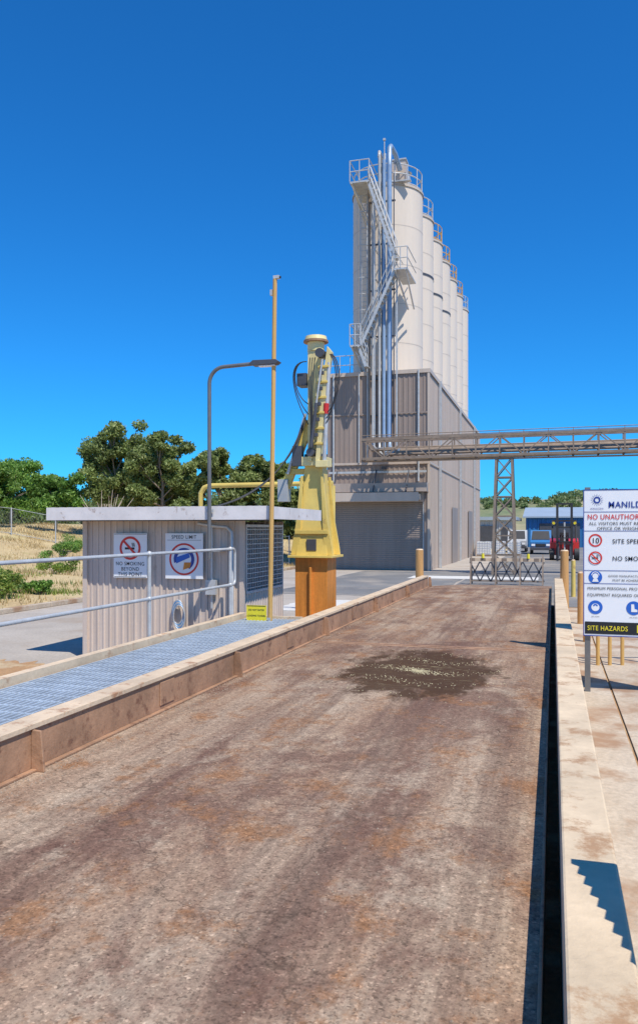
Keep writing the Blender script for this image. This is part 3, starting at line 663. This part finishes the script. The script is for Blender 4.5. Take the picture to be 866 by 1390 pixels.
# ---------------------------------------------------------------- information sign
y=11.1; s=B('site_information_sign',(.9,y,G))
zT,zB=2.17,.24; xl,xr=.385,1.75
s.box('panel',white,xl,xr,y-.02,y,zB,zT)
for x in (.44,1.62): s.box('post',lampg,x-.035,x+.035,y+.003,y+.07,G,2.2)
yy=y-.024
for z in (zT-.012,zB): s.quadXZ('border',navy,[(xl,z),(xr,z),(xr,z+.012),(xl,z+.012)],yy)
s.quadXZ('border',navy,[(xl,zB),(xl+.01,zB),(xl+.01,zT),(xl,zT)],yy-.001)
s.disc('logo_sun',navy,xl+.17,2.03,yy,.045,.025)
for k_ in range(16):
    a=2*math.pi*k_/16; ca,sa=math.cos(a),math.sin(a); s.quadXZ('logo_ray',navy,[(xl+.17+ca*.055-sa*.004,2.03+sa*.055+ca*.004),(xl+.17+ca*.055+sa*.004,2.03+sa*.055-ca*.004),(xl+.17+ca*.085,2.03+sa*.085)],yy)
s.text('text','MANILDRA GROUP',navy,xl+.31,1.93,yy-.002,.112,off=.04)
s.text('text','MANILDRA',navy,xl+.17,1.905,yy-.002,.033,'CENTER')
for z in (1.87,1.62,1.10,.93): s.quadXZ('rule',navy,[(xl,z),(xr,z),(xr,z+.007),(xl,z+.007)],yy)
s.text('text','NO UNAUTHORISED ENTRY',red,xl+.05,1.775,yy-.002,.096,off=.02,sx=.90)
s.text('text','ALL VISITORS MUST REPORT TO',black,xl+.07,1.70,yy-.002,.060)
s.text('text','OFFICE OR WEIGHBRIDGE',black,xl+.17,1.635,yy-.002,.060)
s.disc('speed_ring',red,xl+.15,1.50,yy,.085,.065); s.text('text','10',black,xl+.15,1.462,yy-.002,.10,'CENTER',off=.02)
s.text('text','SITE SPEED LIMIT',black,xl+.36,1.46,yy-.002,.082,off=.015)
nosmoke(s,xl+.15,1.27,yy,.085); s.text('text','NO SMOKING',black,xl+.36,1.235,yy-.002,.082,off=.015)
s.disc('ppe_symbol',blue,xl+.15,1.015,yy,.085); s.disc('ppe_head',white,xl+.15,1.03,yy-.003,.036); s.disc('ppe_cap',white,xl+.15,1.04,yy-.003,.05,.04,20,0,180)
s.quadXZ('ppe_body',white,[(xl+.11,.955),(xl+.19,.955),(xl+.175,.995),(xl+.125,.995)],yy-.003)
s.text('text','GOOD MANUFACTURING PRACTICES',black,xl+.31,1.02,yy-.002,.04); s.text('text','MUST BE ADHERED TO',black,xl+.36,.965,yy-.002,.04)
s.text('text','MINIMUM PERSONAL PROTECTIVE',black,xl+.05,.85,yy-.002,.053,off=.0); s.text('text','EQUIPMENT REQUIRED ON SITE',black,xl+.05,.765,yy-.002,.053,off=.0)
for j,xx in enumerate((.15,.62,1.1)):
    s.disc('ppe_symbol',blue,xl+xx,.62,yy,.09)
    if j==0: s.disc('ppe_head',white,xl+xx,.62,yy-.003,.05); s.disc('ppe_hat',blue,xl+xx,.635,yy-.005,.03,.012,20,0,180)
    elif j==1: s.prismY('boot',white,[(xl+xx-.03,.57),(xl+xx+.045,.57),(xl+xx+.045,.6),(xl+xx+.01,.61),(xl+xx+.005,.67),(xl+xx-.03,.67)],yy-.003,yy-.002)
    else: s.quadXZ('vest',white,[(xl+xx-.04,.57),(xl+xx+.04,.57),(xl+xx+.04,.67),(xl+xx+.01,.65),(xl+xx-.01,.65),(xl+xx-.04,.67)],yy-.003)
for xx in (.15,.62): s.text('text','PPE WORN',black,xl+xx,.49,yy-.002,.02,'CENTER')
s.quadXZ('hazard_band',black,[(xl+.02,.27),(xr-.02,.27),(xr-.02,.43),(xl+.02,.43)],yy)
s.quadXZ('hazard_yellow',yels,[(xl+.66,.30),(xr-.04,.30),(xr-.04,.40),(xl+.66,.40)],yy-.002)
s.text('text','SITE HAZARDS',yels,xl+.05,.318,yy-.005,.088,off=.02,sx=.86); s.text('text','FORKLIFTS',black,xl+.68,.325,yy-.005,.055,off=.01)
s.done()
p=B('guard_rail',(1,13.3,G))
for x in (.68,.86,1.05,1.6): p.cyl('post',yelpole,(x,13.1+x*.3,G),(x,13.1+x*.3,.9),.03,None,10)
p.cyl('rail',yelpole,(.68,13.30,.9),(2.2,13.76,.9),.03,None,10); p.done()
for i,(x,yv) in enumerate([(.62,16.0),(.60,19.0),(.62,26.5)]):
    p=B('bollard',(x,yv,G)); p.cyl('post',wood if i<2 else yel,(x,yv,G),(x,yv,G+1.15),.07,.065,12); p.cyl('cap',cream,(x,yv,G+1.15),(x,yv,G+1.19),.065,.03,12); p.done()

# ---------------------------------------------------------------- far yard objects
wz=B('warehouse',(8,100,G))
wz.corr('front_wall',bluew,(-3,97),(34,97),G,3.0,.5,.06); wz.corr('left_wall',bluew,(-3,115),(-3,97),G,3.0,.5,.06)
wz.add('roof',greyroof,[(-3.4,96.5,3.1),(34.4,96.5,3.1),(34.4,106,4.4),(-3.4,106,4.4),(34.4,115,3.1),(-3.4,115,3.1)],[(0,1,2,3),(3,2,4,5),(0,3,5),(1,4,2)])
wz.box('fascia',greyroof,-3.4,34.4,96.44,96.49,2.95,3.12)
for x in (-1.5,4.5): wz.box('door_opening',darkst,x,x+4.5,96.85,96.93,G,2.3)
wz.done()
wz=B('warehouse',(-12,88,G))
wz.corr('front_wall',barw,(-20,90),(-4,90),G,2.6,.5,.06); wz.box('roof',greyroof,-20.4,-3.8,89.6,104,2.62,3.0); wz.box('door_opening',darkst,-8.6,-6,89.8,89.92,G,2.0); wz.box('door_opening',darkst,-5.4,-4.6,89.8,89.92,G,1.8); wz.done()
def ibc(x,yv):
    p=B('bulk_container',(x,yv,G)); p.box('tote',white,x-.5,x+.5,yv-.5,yv+.5,G+.15,G+1.15); p.box('pallet',brownst,x-.55,x+.55,yv-.55,yv+.55,G,G+.13)
    for i in range(6):
        p.box('cage_bar',galv,x-.52+.2*i,x-.5+.2*i,yv-.53,yv-.505,G+.13,G+1.17); p.box('cage_ring',galv,x-.54,x+.54,yv-.56,yv-.535,G+.15+.19*i,G+.17+.19*i)
    p.cyl('cap',dark,(x,yv,G+1.15),(x,yv,G+1.2),.1); p.done()
ibc(-5.2,64); ibc(-4.2,66); ibc(-3.0,66.4)
def van(vx,vy,mt):
    p=B('parked_van',(vx,vy,G))
    p.prismX('body',mt,[(vy-2.2,G+.35),(vy+2.2,G+.35),(vy+2.2,G+2.0),(vy-1.2,G+2.05),(vy-1.9,G+1.2),(vy-2.25,G+1.05)],vx-.85,vx+.85)
    p.add('windscreen',dark,[(vx-.75,vy-1.90,G+1.25),(vx+.75,vy-1.90,G+1.25),(vx+.68,vy-1.27,G+1.97),(vx-.68,vy-1.27,G+1.97)],[(0,1,2,3)])
    p.box('bumper',darkst,vx-.86,vx+.86,vy-2.32,vy-2.26,G+.35,G+.6); p.box('grille',dark,vx-.4,vx+.4,vy-2.27,vy-2.245,G+.65,G+.9)
    for sx in (-.6,.6): p.box('headlight',white,vx+sx-.15,vx+sx+.15,vy-2.27,vy-2.25,G+.7,G+.88)
    for sx in (-.87,.67):
        for dy in (-1.4,1.4): p.cyl('wheel',dark,(vx+sx,vy+dy,G+.33),(vx+sx+.2,vy+dy,G+.33),.33,None,18)
    p.done(.03)
van(-1.0,72,bluew); van(-3.2,78,barw)
fx_,fy=.75,58.; p=B('forklift',(fx_,fy,G))
p.prismX('counterweight',redp,[(fy+.2,G+.35),(fy+1.8,G+.4),(fy+1.9,G+1.3),(fy+1.3,G+1.5),(fy+.2,G+1.3)],fx_-.95,fx_+.95)
p.box('chassis',redp,fx_-.95,fx_+.95,fy-1.0,fy+.2,G+.35,G+1.25); p.box('seat',dark,fx_-.3,fx_+.3,fy+.1,fy+.6,G+1.3,G+1.9)
for sx in (-.78,.78):
    p.beam('guard_post',dark,(fx_+sx,fy-.9,G+1.25),(fx_+sx,fy-.4,G+2.7),.1,.1); p.beam('guard_post',dark,(fx_+sx,fy+1.2,G+1.4),(fx_+sx,fy+1.0,G+2.7),.1,.1)
    p.beam('mast_rail',dark,(fx_+sx*.6,fy-1.25,G+.1),(fx_+sx*.6,fy-1.25,G+3.9),.16,.18)
    p.box('fork',darkst,fx_+sx*.5-.06,fx_+sx*.5+.06,fy-2.5,fy-1.45,G+.12,G+.17); p.box('fork_back',darkst,fx_+sx*.5-.06,fx_+sx*.5+.06,fy-1.44,fy-1.38,G+.12,G+1.1)
    for (dy,r) in ((-.75,.45),(1.2,.38)): p.cyl('wheel',dark,(fx_+sx*1.25,fy+dy,G+r),(fx_+sx*.85,fy+dy,G+r),r,None,20); p.cyl('hub',yels,(fx_+sx*1.26,fy+dy,G+r),(fx_+sx*1.2,fy+dy,G+r),r*.4,None,12)
for i in range(7): p.box('guard_slat',dark,fx_-.82,fx_+.82,fy-.4+.22*i,fy-.33+.22*i,G+2.68,G+2.76)
for z in (.3,1.2,2.2,3.8): p.box('mast_cross',dark,fx_-.46,fx_+.46,fy-1.3,fy-1.2,G+z,G+z+.12)
for z in (1.5,1.9): p.box('load_backrest',dark,fx_-.6,fx_+.6,fy-1.5,fy-1.45,G+z-.4,G+z-.33)
p.cyl('lift_cylinder',galv,(fx_,fy-1.2,G+.3),(fx_,fy-1.2,G+2.6),.06); p.tube('steering_wheel',dark,[(fx_+.2*math.cos(a),fy-.2+.1*math.sin(a),G+1.6+.15*math.sin(a)) for a in [i*math.pi/6 for i in range(13)]],.02,6,False)
for sx in (-.7,.7): p.cyl('lamp',yels,(fx_+sx,fy-.45,G+2.55),(fx_+sx,fy-.52,G+2.55),.1,None,12)
p.done()

# invented off-frame object, added to cast a toothed shadow on the edge beam
p=B('edge_shadow_caster',(.95,2.6,G))
p.cyl('post',galv,(.95,2.75,G),(.95,2.75,1.0),.04,None,12)
xt,xb_=.40,.62
poly=[(xt,3.12)]
n=11
for i in range(n):
    xa=xt+(xb_-xt)*i/n; yb_=3.12-.98*(i+1)/n
    poly+=[(xa,yb_+.04),(xa+(xb_-xt)/n+.01,yb_+.02)]
poly+=[(1.05,2.12),(1.05,3.12)]
p.prismZ('toothed_shadow_plate',galv,poly,1.0,1.012)  # outline shaped only for the shadow it throws
p.box('caster_box',lampg,.8,1.1,2.6,2.9,.45,.95); p.box('caster_panel',black,.795,.799,2.65,2.85,.65,.85)
p.done()

V=[];F=[]
for _ in range(2200):
    a=random.uniform(0,2*math.pi); r=min(1.2,abs(random.gauss(0,.5))); x=-1.5+.95*r*math.cos(a); yv=9.2+1.5*r*math.sin(a)
    if math.sin(yv*9+1.5*math.sin(x*4))+random.gauss(0,.4)<.6 or x>-.1: continue
    s_=random.uniform(.004,.008); o=len(V); a=random.uniform(0,6.28)
    for k_ in range(3): V.append((x+s_*1.3*math.cos(a+2.1*k_),yv+s_*1.3*math.sin(a+2.1*k_),.001))
    V.append((x,yv,.001+s_)); F+=[(o,o+1,o+3),(o+1,o+2,o+3),(o+2,o,o+3)]
me=bpy.data.meshes.new('spilled_grain'); me.from_pydata(V,[],F); me.materials.append(M('grain',(.54,.46,.27),.8,0,.2)); S.collection.objects.link(bpy.data.objects.new('spilled_grain',me))
V=[];F=[]
for _ in range(4200):
    if random.random()<.7: x=-3.38+abs(random.gauss(0,.12))
    else: x=random.uniform(-3.3,-.1)
    yv=random.uniform(1.5,22); s_=random.uniform(.003,.008); o=len(V); a=random.uniform(0,6.28)
    for k_ in range(4): V.append((x+s_*math.cos(a+1.57*k_),yv+s_*1.2*math.sin(a+1.57*k_),.0005))
    V.append((x,yv,s_)); F+=[(o,o+1,o+4),(o+1,o+2,o+4),(o+2,o+3,o+4),(o+3,o,o+4)]
me=bpy.data.meshes.new('loose_gravel'); me.from_pydata(V,[],F); me.materials.append(M('gravel',(.33,.25,.18),.9,0,.35,30)); S.collection.objects.link(bpy.data.objects.new('loose_gravel',me))

# ---------------------------------------------------------------- light, sky, camera
el=math.radians(58); sd=Vector((.74,-.67,0)).normalized()*math.cos(el)+Vector((0,0,math.sin(el)))
L=bpy.data.lights.new('sun','SUN'); L.energy=5.0; L.angle=math.radians(.5); L.color=(1,.95,.86)
lo=bpy.data.objects.new('sun',L); lo.rotation_euler=sd.to_track_quat('Z','Y').to_euler(); lo.location=(20,-15,40); S.collection.objects.link(lo)
W=bpy.data.worlds.new('World'); S.world=W; W.use_nodes=True; t=W.node_tree
bg=t.nodes['Background']; sk=N(t,'ShaderNodeTexSky',sky_type='NISHITA'); sk.sun_disc=False; sk.sun_elevation=el; sk.sun_rotation=math.atan2(.74,-.67)
sk.air_density=1.0; sk.dust_density=.2; sk.ozone_density=3.0; sk.altitude=300
mc=N(t,'ShaderNodeMix',data_type='RGBA',blend_type='MULTIPLY'); mc.inputs['Factor'].default_value=1; mc.inputs['B'].default_value=(.12,.77,1.40,1)
t.links.new(sk.outputs[0],mc.inputs['A']); t.links.new(mc.outputs['Result'],bg.inputs['Color']); bg.inputs['Strength'].default_value=.12
cam=bpy.data.cameras.new('camera'); co=bpy.data.objects.new('camera',cam); S.collection.objects.link(co)
cam.sensor_fit='VERTICAL'; cam.sensor_height=36; cam.lens=28; cam.shift_y=23/1390; cam.clip_end=8000; cam.clip_start=.05
co.location=(0,0,1.65); co.rotation_euler=(math.pi/2,0,math.atan(317/1081)); S.camera=co
S.view_settings.view_transform='Standard'; S.view_settings.look='None'; S.view_settings.exposure=0
